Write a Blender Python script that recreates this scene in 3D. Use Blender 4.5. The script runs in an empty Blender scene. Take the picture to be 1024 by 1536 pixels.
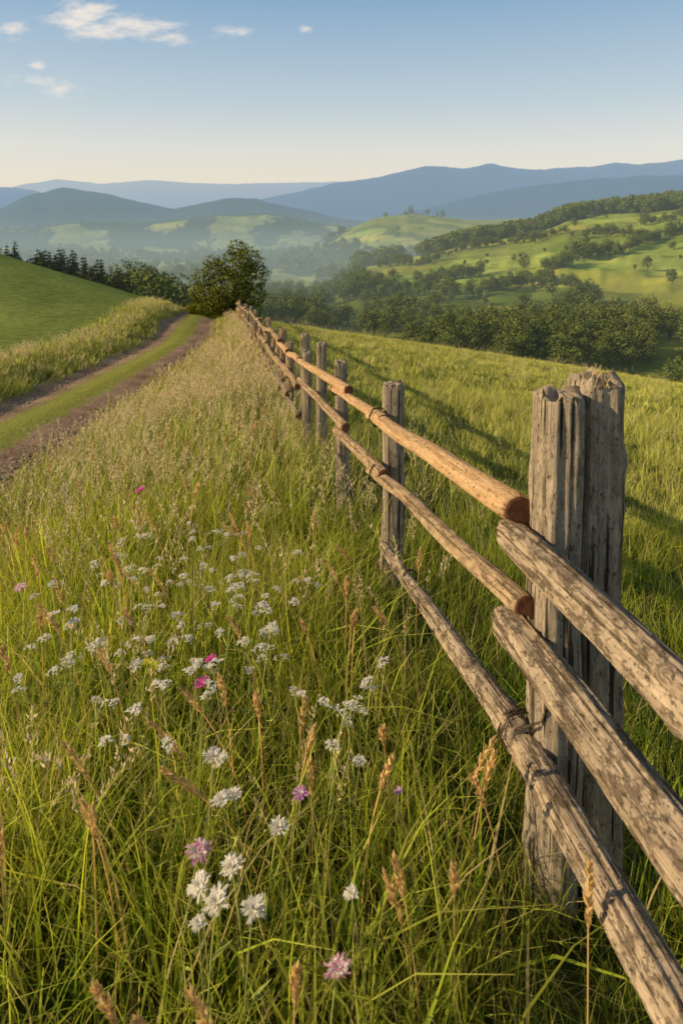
import bpy, math, random
import numpy as np
from mathutils import Vector, Matrix, Euler, noise as mn
rng=np.random.default_rng(7); random.seed(7)
sc=bpy.context.scene
CAMZ=1.55
# ---------------------------------------------------------------- helpers
def sstep(a,b,x):
    t=np.clip((np.asarray(x,float)-a)/(b-a),0,1); return t*t*(3-2*t)
def _h(ix,iy,s):
    v=np.sin(ix*127.1+iy*311.7+s*74.7)*43758.5453
    return v-np.floor(v)
def vnoise(x,y,s=0):
    ix=np.floor(x);iy=np.floor(y);fx=x-ix;fy=y-iy
    fx=fx*fx*(3-2*fx);fy=fy*fy*(3-2*fy)
    a=_h(ix,iy,s);b=_h(ix+1,iy,s);c=_h(ix,iy+1,s);d=_h(ix+1,iy+1,s)
    return (a*(1-fx)+b*fx)*(1-fy)+(c*(1-fx)+d*fx)*fy
def fbm(x,y,s=0,o=4):
    r=0;a=.5;t=0
    for i in range(o):
        r=r+a*vnoise(x*2**i,y*2**i,s+i*3.1);t+=a;a*=.5
    return r/t
def link(o,parent=None):
    sc.collection.objects.link(o)
    if parent: o.parent=parent
    return o
def mesh_obj(name,V,F,uv=None,mats=(),mi=None,smooth=False,do_link=True,parent=None):
    me=bpy.data.meshes.new(name)
    me.from_pydata(V if isinstance(V,list) else V.tolist(),[],F if isinstance(F,list) else F.tolist())
    for m in mats: me.materials.append(m)
    if mi is not None: me.polygons.foreach_set('material_index',np.asarray(mi,dtype=np.int32))
    if uv is not None:      # per-vertex uv
        l=me.uv_layers.new(name='UVMap')
        vi=np.zeros(len(me.loops),dtype=np.int32);me.loops.foreach_get('vertex_index',vi)
        l.data.foreach_set('uv',np.asarray(uv,dtype=np.float32)[vi].ravel())
    if smooth: me.polygons.foreach_set('use_smooth',np.ones(len(me.polygons),dtype=bool))
    me.update()
    o=bpy.data.objects.new(name,me)
    if do_link: link(o,parent)
    return o
# ---------------------------------------------------------------- terrain functions
_ye=np.array([-6,0,6.3,12,20.5,28,33,45]);_xe=np.array([-2.6,-2.75,-3.05,-3.4,-4.15,-5.0,-5.75,-8.0])
_pe=np.polyfit(_ye,_xe,4)
def xe(y): return np.polyval(_pe,np.clip(y,-6,45))
def xf(y): return .87-.177*np.clip(y,-8,45)
def near_h(x,y):
    yy=np.where(y<0,y*.3,y)
    z=-.095*yy-.0042*np.maximum(y-27,0)**2
    d=x-xf(y)
    z=z-.155*(np.sqrt(np.maximum(d,0)**2+1)-1)
    e=x-xe(y)
    gap=np.clip(.9*(xf(y)-xe(y)),.5,1.9)
    amp=.5*(1-sstep(22,34,y))
    z=z-amp*(1-sstep(0,1,(e-.1)/gap))
    z=z+.26*sstep(2.6,3.6,-e)*(1-sstep(30,42,y)*.6)
    hill=.325*(np.maximum(-x-6,0))*sstep(16,54,y)*(1-sstep(56,100,y))
    z=z+hill
    z=z+.05*(fbm(x*.7,y*.7,3)-.5)*(np.abs(e+1.3)>1.5)+.3*(fbm(x*.12,y*.12,5)-.5)*sstep(12,35,np.hypot(x,y))
    return z
_bD=np.log([50,100,170,300,500,800,1200,2000,4000,9000,14000]);_bP=np.array([545,522,492,456,428,403,384,364,347,336,333.])
def prof(px,pts):
    a=np.array(pts,float); return np.interp(px,a[:,0],a[:,1])
R_H1=[(-400,500),(470,460),(540,402),(620,385),(700,362),(800,346),(850,325),(900,318),(1024,304),(1400,290)]
R_H2=[(-400,400),(380,400),(470,374),(520,345),(560,328),(610,320),(660,325),(720,330),(840,325),(1100,320),(1400,320)]
R_M3=[(-400,300),(-100,330),(0,312),(50,290),(95,282),(140,286),(200,300),(262,314),(300,304),(345,297),(390,299),(440,311),(505,326),(600,340),(1400,345)]
R_M3B=[(-400,335),(0,345),(120,333),(220,336),(330,322),(400,318),(470,333),(560,345),(1400,350)]
R_M4=[(-400,345),(470,345),(560,326),(640,312),(740,287),(800,277),(860,270),(950,264),(1024,263),(1400,250)]
R_M2=[(-400,276),(-100,300),(0,279),(50,284),(110,300),(300,330),(400,296),(470,281),(540,268),(590,260),(640,250),(690,251),(740,247),(800,254),(880,250),(920,243),(960,247),(1024,238),(1200,245),(1400,240)]
R_M1=[(-400,280),(0,286),(45,275),(85,268),(150,276),(220,270),(330,276),(440,274),(560,270),(700,262),(1400,262)]
def far_py(px,D):
    L=np.log(D)
    base=np.interp(L,_bD,_bP)-45*(1-sstep(0,420,px))*(1-sstep(math.log(120),math.log(600),L))
    base=base+6*(fbm(px*.012,L*3.,11)-.5)
    out=base
    def ridge(R,D0,near,far,amp,s,fx=.03,rg=.12):
        c=prof(px,R)+amp*(fbm(px*fx,L*0+s,s,5)-.5)*2
        n=sstep(math.log(near),math.log(D0),L)
        n=n+rg*(fbm(px*.02,L*9,s+1)-.5)*n*(1-n)*4
        k=np.where(L<math.log(D0),n,1-sstep(math.log(D0),math.log(far),L))
        return np.where(c<base,base+(c-base)*k,base)
    for a in ((R_H1,520,160,950,1.5,21),(R_H2,1250,760,1900,1.5,23),(R_M3B,2100,1500,2500,2.5,33),(R_M3,3200,2300,3900,3,25,.03,.3),(R_M4,4500,3200,5400,3,27,.03,.3),(R_M2,6600,4800,8300,3.2,29,.03,.3),(R_M1,9800,7500,13500,2,31)):
        out=np.minimum(out,ridge(*a))
    return out
def height(x,y):
    x=np.asarray(x,float);y=np.asarray(y,float)
    th=np.arctan2(x,y);r=np.hypot(x,y)+1e-6
    tc=np.clip(th,-.9,.9)
    px=512+1024*np.tan(tc);ye=r*np.cos(tc)
    zf=CAMZ+ye*(330-far_py(px,np.maximum(ye,50)))/1024
    k=sstep(60,125,ye)
    return near_h(x,y)*(1-k)+zf*k
def hz(x,y): return float(height(np.array([x]),np.array([y]))[0])
def survey(bx,el):   # first ground point seen along a bearing / elevation, measured in tan*1024
    D=np.exp(np.linspace(math.log(85),math.log(9000),900))
    x=(bx-512)/1024*D
    z=height(x,D);p=330-(z-CAMZ)/D*1024
    i=np.argmax(p<=el)
    return x[i],D[i],z[i]
# ---------------------------------------------------------------- materials
def newmat(n):
    m=bpy.data.materials.new(n);m.use_nodes=True;t=m.node_tree;t.nodes.clear();return m,t
def N(t,ty,**k):
    n=t.nodes.new(ty)
    for a,b in k.items(): setattr(n,a,b)
    return n
def ramp(t,src,stops,interp='LINEAR'):
    r=N(t,'ShaderNodeValToRGB');r.color_ramp.interpolation=interp
    e=r.color_ramp.elements
    while len(e)<len(stops): e.new(.5)
    for i,(p,c) in enumerate(stops):
        e[i].position=p;e[i].color=(*c,1) if len(c)==3 else c
    if src is not None: t.links.new(src,r.inputs[0])
    return r.outputs[0]
def math_(t,op,a,b=None,c=None,clamp=False):
    n=N(t,'ShaderNodeMath',operation=op,use_clamp=clamp)
    for i,v in enumerate((a,b,c)):
        if v is None: continue
        if isinstance(v,(int,float)): n.inputs[i].default_value=v
        else: t.links.new(v,n.inputs[i])
    return n.outputs[0]
def mixc(t,f,a,b,mode='MIX'):
    n=N(t,'ShaderNodeMix',data_type='RGBA',blend_type=mode)
    for s,v in ((0,f),(6,a),(7,b)):
        if isinstance(v,(int,float)): n.inputs[s].default_value=v
        elif isinstance(v,tuple): n.inputs[s].default_value=(*v,1) if len(v)==3 else v
        else: t.links.new(v,n.inputs[s])
    return n.outputs[2]
def noise_(t,vec,scale,detail=4,rough=.55,mapscale=None):
    if mapscale:
        mp=N(t,'ShaderNodeMapping');mp.inputs['Scale'].default_value=mapscale
        t.links.new(vec,mp.inputs['Vector']);vec=mp.outputs[0]
    n=N(t,'ShaderNodeTexNoise');n.inputs['Scale'].default_value=scale;n.inputs['Detail'].default_value=detail;n.inputs['Roughness'].default_value=rough
    t.links.new(vec,n.inputs['Vector']);return n.outputs['Fac']
def painted_haze(t,shader):   # aerial perspective painted as surface emission, growing with distance, thicker low in the valley
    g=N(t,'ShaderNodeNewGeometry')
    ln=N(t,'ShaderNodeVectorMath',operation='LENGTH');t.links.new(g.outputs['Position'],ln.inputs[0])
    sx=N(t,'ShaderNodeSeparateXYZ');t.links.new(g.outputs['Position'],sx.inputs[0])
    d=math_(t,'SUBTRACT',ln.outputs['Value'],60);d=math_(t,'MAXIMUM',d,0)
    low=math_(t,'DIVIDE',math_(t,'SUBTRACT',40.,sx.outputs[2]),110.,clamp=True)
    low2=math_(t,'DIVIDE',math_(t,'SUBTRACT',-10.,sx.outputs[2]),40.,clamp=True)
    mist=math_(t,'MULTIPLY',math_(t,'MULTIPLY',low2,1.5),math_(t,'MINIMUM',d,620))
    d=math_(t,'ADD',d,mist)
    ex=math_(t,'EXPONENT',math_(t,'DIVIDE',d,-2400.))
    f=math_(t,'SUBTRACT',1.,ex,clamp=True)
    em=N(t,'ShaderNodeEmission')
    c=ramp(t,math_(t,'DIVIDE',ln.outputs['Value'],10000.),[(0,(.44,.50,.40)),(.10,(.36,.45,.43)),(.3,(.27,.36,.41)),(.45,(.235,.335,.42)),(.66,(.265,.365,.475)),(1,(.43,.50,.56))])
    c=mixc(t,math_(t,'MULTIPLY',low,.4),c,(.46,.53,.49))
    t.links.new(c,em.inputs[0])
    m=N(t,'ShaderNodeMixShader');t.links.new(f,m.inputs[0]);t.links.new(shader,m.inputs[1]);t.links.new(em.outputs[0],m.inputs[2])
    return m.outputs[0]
def out(t,s):
    o=N(t,'ShaderNodeOutputMaterial');t.links.new(s,o.inputs['Surface']);return o
def blade_mat(name,stops,transl=.45,dry=(.42,.36,.10),dryamt=.35,hz_=False,pscale=.6,straw=0,glow=None):
    m,t=newmat(name)
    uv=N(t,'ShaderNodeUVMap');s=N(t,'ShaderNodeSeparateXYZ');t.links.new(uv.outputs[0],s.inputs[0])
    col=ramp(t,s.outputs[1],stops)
    g=N(t,'ShaderNodeNewGeometry')
    n=noise_(t,g.outputs['Position'],pscale,1)
    f=math_(t,'ADD',math_(t,'MULTIPLY',n,1.2),math_(t,'MULTIPLY',s.outputs[0],.9))
    f=math_(t,'SUBTRACT',f,.75);f=math_(t,'MULTIPLY',f,dryamt*2.2,clamp=True)
    col=mixc(t,f,col,dry)
    if straw>0:
        col=mixc(t,math_(t,'GREATER_THAN',s.outputs[0],1-straw),col,(.68,.53,.26))
    v=math_(t,'ADD',.60,math_(t,'MULTIPLY',math_(t,'FRACT',math_(t,'MULTIPLY',s.outputs[0],7.3)),.75))
    cv=N(t,'ShaderNodeCombineXYZ')
    for i in range(3): t.links.new(v,cv.inputs[i])
    col=mixc(t,1.,col,cv.outputs[0],'MULTIPLY')
    d=N(t,'ShaderNodeBsdfDiffuse');t.links.new(col,d.inputs[0])
    sh=d.outputs[0]
    if transl>0:
        tr=N(t,'ShaderNodeBsdfTranslucent')
        tcol=mixc(t,1.,col,glow,'MULTIPLY') if glow else col
        t.links.new(tcol,tr.inputs[0])
        mx=N(t,'ShaderNodeMixShader');mx.inputs[0].default_value=transl;t.links.new(d.outputs[0],mx.inputs[1]);t.links.new(tr.outputs[0],mx.inputs[2]);sh=mx.outputs[0]
    if hz_: sh=painted_haze(t,sh)
    out(t,sh);return m
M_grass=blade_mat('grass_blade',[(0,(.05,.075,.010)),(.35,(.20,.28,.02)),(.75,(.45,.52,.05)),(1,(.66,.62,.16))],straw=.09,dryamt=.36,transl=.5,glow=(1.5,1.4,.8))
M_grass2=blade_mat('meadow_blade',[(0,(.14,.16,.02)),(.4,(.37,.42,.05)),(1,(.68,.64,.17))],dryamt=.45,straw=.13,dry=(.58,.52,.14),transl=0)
M_lush=blade_mat('broad_leaf',[(0,(.03,.06,.01)),(.5,(.10,.20,.02)),(1,(.20,.33,.04))],transl=.4,dryamt=.1,glow=(1.4,1.3,.8))
M_straw=blade_mat('seed_head',[(0,(.76,.57,.32)),(1,(.95,.79,.50))],transl=.45,dry=(.85,.60,.38),dryamt=.35)
M_stem=blade_mat('flower_stem',[(0,(.08,.14,.02)),(1,(.40,.42,.12))],dryamt=.2,transl=0)
M_gold=blade_mat('golden_ear',[(0,(.64,.45,.17)),(1,(.95,.71,.33))],transl=.45,dry=(.72,.50,.22),dryamt=.2)
def petal(name,c,tr=.45):
    m,t=newmat(name)
    uv=N(t,'ShaderNodeUVMap');s=N(t,'ShaderNodeSeparateXYZ');t.links.new(uv.outputs[0],s.inputs[0])
    col=ramp(t,s.outputs[1],[(0,tuple(x*.8 for x in c)),(1,c)])
    d=N(t,'ShaderNodeBsdfDiffuse');tt=N(t,'ShaderNodeBsdfTranslucent');t.links.new(col,d.inputs[0]);t.links.new(col,tt.inputs[0])
    mx=N(t,'ShaderNodeMixShader');mx.inputs[0].default_value=tr;t.links.new(d.outputs[0],mx.inputs[1]);t.links.new(tt.outputs[0],mx.inputs[2])
    out(t,mx.outputs[0]);return m
M_white=petal('white_petal',(.95,.89,.76));M_pink=petal('pink_petal',(.90,.48,.58));M_mag=petal('magenta_petal',(.88,.16,.54));M_yel=petal('yellow_petal',(.82,.76,.08));M_mauve=petal('mauve_petal',(.80,.40,.70))
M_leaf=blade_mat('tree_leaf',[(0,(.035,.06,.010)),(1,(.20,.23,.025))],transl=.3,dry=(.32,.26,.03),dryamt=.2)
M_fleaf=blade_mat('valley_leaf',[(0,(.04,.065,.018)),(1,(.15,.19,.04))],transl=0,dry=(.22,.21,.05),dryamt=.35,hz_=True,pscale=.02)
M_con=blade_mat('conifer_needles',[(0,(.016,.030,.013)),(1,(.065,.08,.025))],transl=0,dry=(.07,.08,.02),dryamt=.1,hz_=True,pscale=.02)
def simple(name,c,r=.9,nscale=6,var=.4,hz_=False):
    m,t=newmat(name);g=N(t,'ShaderNodeTexCoord')
    n=noise_(t,g.outputs['Object'],nscale,4)
    col=mixc(t,n,tuple(x*(1-var) for x in c),tuple(x*(1+var) for x in c))
    p=N(t,'ShaderNodeBsdfDiffuse');t.links.new(col,p.inputs[0])
    s=p.outputs[0]
    if hz_: s=painted_haze(t,s)
    out(t,s);return m
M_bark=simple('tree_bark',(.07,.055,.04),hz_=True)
M_stone=simple('gravel_stone',(.34,.24,.17),nscale=.8,var=.5)
def wood(name,tones,bark=.5,crack=.5,lichen=0.):
    m,t=newmat(name);tc=N(t,'ShaderNodeTexCoord');o=tc.outputs['Object']
    grain=noise_(t,o,1,6,.7,(85,85,4));fine=noise_(t,o,1,3,.7,(330,330,22));cr=noise_(t,o,1,2,.5,(60,60,1.5));patch=noise_(t,o,1,7,.74,(34,34,15))
    big=noise_(t,o,4,3);pit=noise_(t,o,1,4,.7,(120,120,60))
    col=ramp(t,math_(t,'ADD',math_(t,'MULTIPLY',grain,.65),math_(t,'MULTIPLY',fine,.35)),[(.36,tones[0]),(.5,tones[1]),(.62,tones[2])])
    col=mixc(t,math_(t,'MULTIPLY',big,.6),col,tones[3])
    bm=ramp(t,patch,[(.50,(0,0,0)),(.56,(1,1,1))])
    bmx=math_(t,'MULTIPLY',bm,bark)
    col=mixc(t,bmx,col,tones[4])
    pm=ramp(t,pit,[(.36,(1,1,1)),(.42,(0,0,0))]);col=mixc(t,math_(t,'MULTIPLY',pm,.7),col,tuple(v*.35 for v in tones[0]))
    cm=ramp(t,cr,[(.37,(1,1,1)),(.42,(0,0,0))]);cmx=math_(t,'MULTIPLY',cm,crack)
    col=mixc(t,cmx,col,(.022,.016,.010))
    if lichen>0:
        li=noise_(t,o,42,5,.7);lm=ramp(t,li,[(.58,(0,0,0)),(.64,(1,1,1))]);col=mixc(t,math_(t,'MULTIPLY',lm,lichen),col,(.58,.49,.35))
    p=N(t,'ShaderNodeBsdfDiffuse');t.links.new(col,p.inputs[0]);p.inputs['Roughness'].default_value=.5
    h=math_(t,'ADD',math_(t,'MULTIPLY',grain,.8),math_(t,'MULTIPLY',fine,.4));h=math_(t,'SUBTRACT',h,math_(t,'MULTIPLY',cmx,1.));h=math_(t,'SUBTRACT',h,math_(t,'MULTIPLY',bmx,.35));h=math_(t,'SUBTRACT',h,math_(t,'MULTIPLY',pm,.35))
    b=N(t,'ShaderNodeBump');b.inputs['Strength'].default_value=1.;b.inputs['Distance'].default_value=.008;t.links.new(h,b.inputs['Height']);t.links.new(b.outputs[0],p.inputs['Normal'])
    out(t,p.outputs[0]);return m
W_post=wood('weathered_post_wood',((.21,.155,.10),(.48,.38,.265),(.70,.56,.40),(.37,.295,.21),(.23,.175,.12)),bark=.4,crack=.85)
W_grey=wood('grey_rail_wood',((.19,.13,.08),(.50,.375,.25),(.76,.59,.40),(.38,.285,.19),(.095,.065,.043)),bark=.7,crack=.6,lichen=.6)
W_warm=wood('peeled_rail_wood',((.44,.25,.115),(.68,.43,.22),(.88,.64,.38),(.58,.36,.18),(.42,.23,.11)),bark=.3,crack=.2)
W_mid=wood('split_rail_wood',((.27,.17,.085),(.56,.39,.22),(.80,.59,.36),(.42,.28,.16),(.17,.11,.065)),bark=.5,crack=.5,lichen=.3)
W_end=simple('end_grain',(.19,.08,.04),nscale=25)
W_endg=simple('end_grain_grey',(.34,.26,.18),nscale=35)
W_dark=wood('rotten_wood',((.05,.035,.022),(.13,.095,.062),(.24,.18,.12),(.11,.08,.055),(.03,.022,.015)),bark=.6,crack=.6)
# ---------------------------------------------------------------- terrain mesh
ths=np.concatenate([np.linspace(-math.pi,-.92,60)[:-1],np.linspace(-.92,.92,520),np.linspace(.92,math.pi,60)[1:-1]])
rs=np.concatenate([[.02],np.exp(np.arange(math.log(.3),math.log(40),.03)),np.exp(np.arange(math.log(40),math.log(13500),.012))])
T,Rr=np.meshgrid(ths,rs);X=Rr*np.sin(T);Y=Rr*np.cos(T);Z=height(X,Y)
nR,nT=T.shape
idx=np.arange(nR*nT).reshape(nR,nT);nx=np.roll(idx,-1,axis=1)
F=np.stack([idx[:-1],nx[:-1],nx[1:],idx[1:]],-1).reshape(-1,4)
V=np.stack([X,Y,Z],-1).reshape(-1,3)
tc=np.clip(T,-.9,.9);PX=512+1024*np.tan(tc);YE=Rr*np.cos(tc);PY=330-(Z-CAMZ)/YE*1024
def forest_zone(px,D,py):
    """woodland cover on the far land: near valley belt / other woods"""
    n=fbm(px*.02,np.log(D)*7,41)
    fb=prof(px,[(-400,480),(0,455),(300,430),(380,402),(450,404),(520,412),(600,432),(700,452),(800,472),(900,482),(1024,490),(1400,500)])
    a=(py>fb+10*(n-.5)*2)&(D<430)&(D>95)&(px>300)
    up=prof(px,[(540,384),(560,380),(640,356),(720,338),(850,330),(900,325)]);lo=prof(px,[(540,392),(560,394),(640,382),(720,364),(800,350),(860,344),(900,330)])
    b=(D>430)&(D<900)&(py>up-8)&(py<lo)&(px>540)&(px<880)
    c=(px>835)&(D>430)&(D<800)&(py<prof(px,[(835,324),(900,322),(1024,316),(1400,310)]))
    d=(D>500)&(D<2500)&(px<600)&(n>.50)
    e=(D>2000)
    f=(px<300)&(D>90)&(D<260)
    return a,(b|c|d|e|f)
FA,FB=forest_zone(PX,np.maximum(YE,1),PY)
def col(*c): return np.array(c)
n2=fbm(X*.25,Y*.25,53);n3=fbm(PX*.02,np.log(np.maximum(YE,1))*9,57)
meadow=col(.26,.31,.06)+(n3[...,None]-.5)*col(.26,.17,.07)
u=(X*.35+Y*.94)/42.;cell=np.floor(u+fbm(X*.006,Y*.006,61)*2.2+X*.004)
w_=(X*.94-Y*.35)/75.;cell2=np.floor(w_+_h(cell,cell*0,4)*3+fbm(X*.008,Y*.008,66))
st=_h(cell,cell2,9)
hedge=(np.abs((u+fbm(X*.006,Y*.006,61)*2.2+X*.004)%1-.5)>.475)&(st>.35)&(YE>180)
meadow=meadow*(.62+.7*st[...,None])*np.where(((st*7)%1>.6)[...,None],col(1.25,1.05,.95),col(1,1,1))
meadow=np.where(hedge[...,None],meadow*.5,meadow)
near=col(.26,.27,.055)+(n2[...,None]-.5)*col(.14,.09,.03)
soil=col(.08,.085,.025)
kn=sstep(60,130,Rr)[...,None]
C=near*(1-kn)+meadow*kn
ks=(1-sstep(6,22,Rr))[...,None]
C=C*(1-ks)+soil*ks
lefthill=((X-xe(Y)<-4.2)&(YE<110)&(YE>14))[...,None]
nlh=fbm(X*.09,Y*.045,63)[...,None];nl2=fbm(X*.9,Y*.3,64)[...,None]
C=np.where(lefthill,col(.20,.235,.065)*(.42+.3*n2[...,None]+.55*nlh+.4*nl2),C)
C=np.where(FA[...,None],C*.6,C)
C=np.where(FB[...,None],col(.035,.055,.025)*(.5+1.0*n3[...,None]),C)
C=np.clip(C,.005,1)
M_ter,t=newmat('meadow_ground')
at=N(t,'ShaderNodeVertexColor',layer_name='Col')
g=N(t,'ShaderNodeNewGeometry')
na=noise_(t,g.outputs['Position'],3.,4,.7);nb=noise_(t,g.outputs['Position'],.05,5,.65)
c=mixc(t,1.,at.outputs[0],ramp(t,na,[(.3,(.62,.64,.66)),(.7,(1.34,1.32,1.22))]),'MULTIPLY')
c=mixc(t,1.,c,ramp(t,nb,[(.3,(.75,.8,.8)),(.7,(1.25,1.2,1.05))]),'MULTIPLY')
d=N(t,'ShaderNodeBsdfDiffuse');t.links.new(c,d.inputs[0])
out(t,painted_haze(t,d.outputs[0]))
ter=mesh_obj('grassy_ground_terrain',V,F,mats=[M_ter],smooth=True)
ca=ter.data.color_attributes.new('Col','FLOAT_COLOR','POINT')
ca.data.foreach_set('color',np.concatenate([C.reshape(-1,3),np.ones((nR*nT,1))],1).astype(np.float32).ravel())
# ---------------------------------------------------------------- dirt road
RW=2.6
ev=np.linspace(-RW-.05,.08,48);yv=np.linspace(-4,46,420)
E,YY=np.meshgrid(ev,yv);XX=E+xe(YY)
rut=-.045*(np.exp(-((E+.45)/.22)**2)+np.exp(-((E+2.12)/.22)**2))
ZZ=near_h(XX,YY)+.045+rut+.035*np.exp(-((E+1.28)/.28)**2)
ii=np.arange(ZZ.size).reshape(ZZ.shape)
Fr=np.stack([ii[:-1,:-1],ii[:-1,1:],ii[1:,1:],ii[1:,:-1]],-1).reshape(-1,4)
M_road,t=newmat('dirt_road_surface')
uv=N(t,'ShaderNodeUVMap');s=N(t,'ShaderNodeSeparateXYZ');t.links.new(uv.outputs[0],s.inputs[0])
g=N(t,'ShaderNodeNewGeometry');nz=noise_(t,g.outputs['Position'],2.2,4,.7);nf=noise_(t,g.outputs['Position'],26,4,.7);nm=noise_(t,g.outputs['Position'],1.1,3,.6)
e=math_(t,'ADD',s.outputs[0],math_(t,'MULTIPLY',math_(t,'SUBTRACT',nz,.5),.5))
mask=ramp(t,math_(t,'DIVIDE',math_(t,'ADD',e,RW),RW),[(.0,(0,0,0)),(.05,(.9,.9,.9)),(.32,(.9,.9,.9)),(.39,(0,0,0)),(.60,(0,0,0)),(.66,(1,1,1)),(.98,(1,1,1)),(1,(.5,.5,.5))])
dirt=ramp(t,nf,[(.3,(.16,.095,.06)),(.5,(.40,.265,.175)),(.7,(.62,.45,.32))])
dirt=mixc(t,1.,dirt,ramp(t,nm,[(.3,(.6,.56,.52)),(.7,(1.2,1.2,1.2))]),'MULTIPLY')
gr=ramp(t,nf,[(.3,(.16,.17,.03)),(.7,(.42,.42,.10))])
c=mixc(t,mask,gr,dirt)
d=N(t,'ShaderNodeBsdfDiffuse');t.links.new(c,d.inputs[0]);bp=N(t,'ShaderNodeBump');bp.inputs['Distance'].default_value=.03;t.links.new(nf,bp.inputs['Height']);t.links.new(bp.outputs[0],d.inputs['Normal'])
out(t,d.outputs[0])
mesh_obj('dirt_road',np.stack([XX,YY,ZZ],-1).reshape(-1,3),Fr,uv=np.stack([E,YY],-1).reshape(-1,2),mats=[M_road],smooth=True)
# ---------------------------------------------------------------- instancing
def coll(name,objs):
    c=bpy.data.collections.new(name)
    for o in objs: c.objects.link(o)
    return c
def instancer(name,P,rot,scl,idx,collection,real=False):
    me=bpy.data.meshes.new(name);me.from_pydata(np.asarray(P).tolist(),[],[])
    a=me.attributes.new('rot','FLOAT_VECTOR','POINT');a.data.foreach_set('vector',np.asarray(rot,dtype=np.float32).ravel())
    a=me.attributes.new('scl','FLOAT_VECTOR','POINT');a.data.foreach_set('vector',np.asarray(scl,dtype=np.float32).ravel())
    a=me.attributes.new('idx','INT','POINT');a.data.foreach_set('value',np.asarray(idx,dtype=np.int32))
    o=bpy.data.objects.new(name,me);link(o)
    ng=bpy.data.node_groups.new(name+'_scatter','GeometryNodeTree')
    ng.interface.new_socket('Geometry',in_out='INPUT',socket_type='NodeSocketGeometry');ng.interface.new_socket('Geometry',in_out='OUTPUT',socket_type='NodeSocketGeometry')
    gi=ng.nodes.new('NodeGroupInput');go=ng.nodes.new('NodeGroupOutput');ip=ng.nodes.new('GeometryNodeInstanceOnPoints');ci=ng.nodes.new('GeometryNodeCollectionInfo')
    ci.inputs['Collection'].default_value=collection;ci.inputs['Separate Children'].default_value=True;ci.inputs['Reset Children'].default_value=True
    ng.links.new(gi.outputs[0],ip.inputs['Points']);ng.links.new(ci.outputs[0],ip.inputs['Instance']);ip.inputs['Pick Instance'].default_value=True
    for nm,ty,so in (('rot','FLOAT_VECTOR','Rotation'),('scl','FLOAT_VECTOR','Scale'),('idx','INT','Instance Index')):
        n=ng.nodes.new('GeometryNodeInputNamedAttribute');n.data_type=ty;n.inputs[0].default_value=nm
        ng.links.new([q for q in n.outputs if q.enabled][0],ip.inputs[so])
    last=ip.outputs[0]
    if real:
        rl=ng.nodes.new('GeometryNodeRealizeInstances');ng.links.new(last,rl.inputs[0]);last=rl.outputs[0]
    ng.links.new(last,go.inputs[0])
    md=o.modifiers.new('scatter','NODES');md.node_group=ng
    return o
def scatter(name,x,y,z,s,k,collection,tilt=.12,sy=None,real=False):
    n=len(x)
    rot=np.stack([rng.normal(0,tilt,n),rng.normal(0,tilt,n),rng.uniform(0,6.283,n)],-1)
    s=np.broadcast_to(s,(n,));szz=s if sy is None else sy
    return instancer(name,np.stack([x,y,z],-1),rot,np.stack([s,s,szz],-1),rng.integers(0,k,n),collection,real)
# ---------------------------------------------------------------- grass meshes
class B:
    def __init__(s): s.V=[];s.F=[];s.U=[];s.M=[]
    def ribbon(s,pts,w,side,u,mat,t0=0,t1=1):
        n=len(pts);b=len(s.V)
        for i,p in enumerate(pts):
            t=i/(n-1);ww=w(t) if callable(w) else w
            s.V.append(tuple(p-side*ww*.5));s.V.append(tuple(p+side*ww*.5));tt=t0+(t1-t0)*t;s.U+= [(u,tt),(u,tt)]
        for i in range(n-1):
            s.F.append((b+2*i,b+2*i+1,b+2*i+3,b+2*i+2));s.M.append(mat)
    def leaf(s,c,d,side,l,w,u,t,mat):
        b=len(s.V)
        for q in (c-d*l*.5,c+side*w*.5,c+d*l*.5,c-side*w*.5): s.V.append(tuple(q))
        s.U+=[(u,t-.1 if t>.1 else 0),(u,t),(u,min(1,t+.1)),(u,t)];s.F.append((b,b+1,b+2,b+3));s.M.append(mat)
    def tube(s,pts,r,u,mat,k=5,t0=0,t1=1):
        n=len(pts);b=len(s.V)
        for i,p in enumerate(pts):
            d=(pts[min(i+1,n-1)]-pts[max(i-1,0)]).normalized();a=d.orthogonal().normalized();c=d.cross(a)
            rr=r(i/(n-1)) if callable(r) else r
            for j in range(k):
                an=6.2832*j/k;s.V.append(tuple(p+(a*math.cos(an)+c*math.sin(an))*rr));s.U.append((u,t0+(t1-t0)*i/(n-1)))
        for i in range(n-1):
            for j in range(k): s.F.append((b+i*k+j,b+i*k+(j+1)%k,b+(i+1)*k+(j+1)%k,b+(i+1)*k+j));s.M.append(mat)
    def obj(s,name,mats,lk=True,smooth=False,parent=None): return mesh_obj(name,s.V,s.F,uv=s.U,mats=mats,mi=s.M,do_link=lk,smooth=smooth,parent=parent)
R=random.random;U=random.uniform
def rdir():
    a=U(0,6.2832);return Vector((math.cos(a),math.sin(a),0))
def clump(name,n,spread,h0,h1,w,bend,mat,seg=5):
    b=B()
    for _ in range(n):
        base=rdir()*spread*math.sqrt(R());d=rdir();h=U(h0,h1);be=U(.15,1)*bend
        pts=[]
        for i in range(seg+1):
            t=i/seg;pts.append(base+d*(h*be*t*t)+Vector((0,0,h*(t-.35*be*t**3)))-Vector((0,0,.03)))
        side=(d.cross(Vector((0,0,1))).normalized()+d*U(-.8,.8)).normalized();ww=w*U(.45,1.6)
        b.ribbon(pts,lambda t:ww*max(.06,(1-t)**.7*(.55+.9*t*(1-t)*2)),side,R(),0)
    return b.obj(name,[mat],False)
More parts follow.
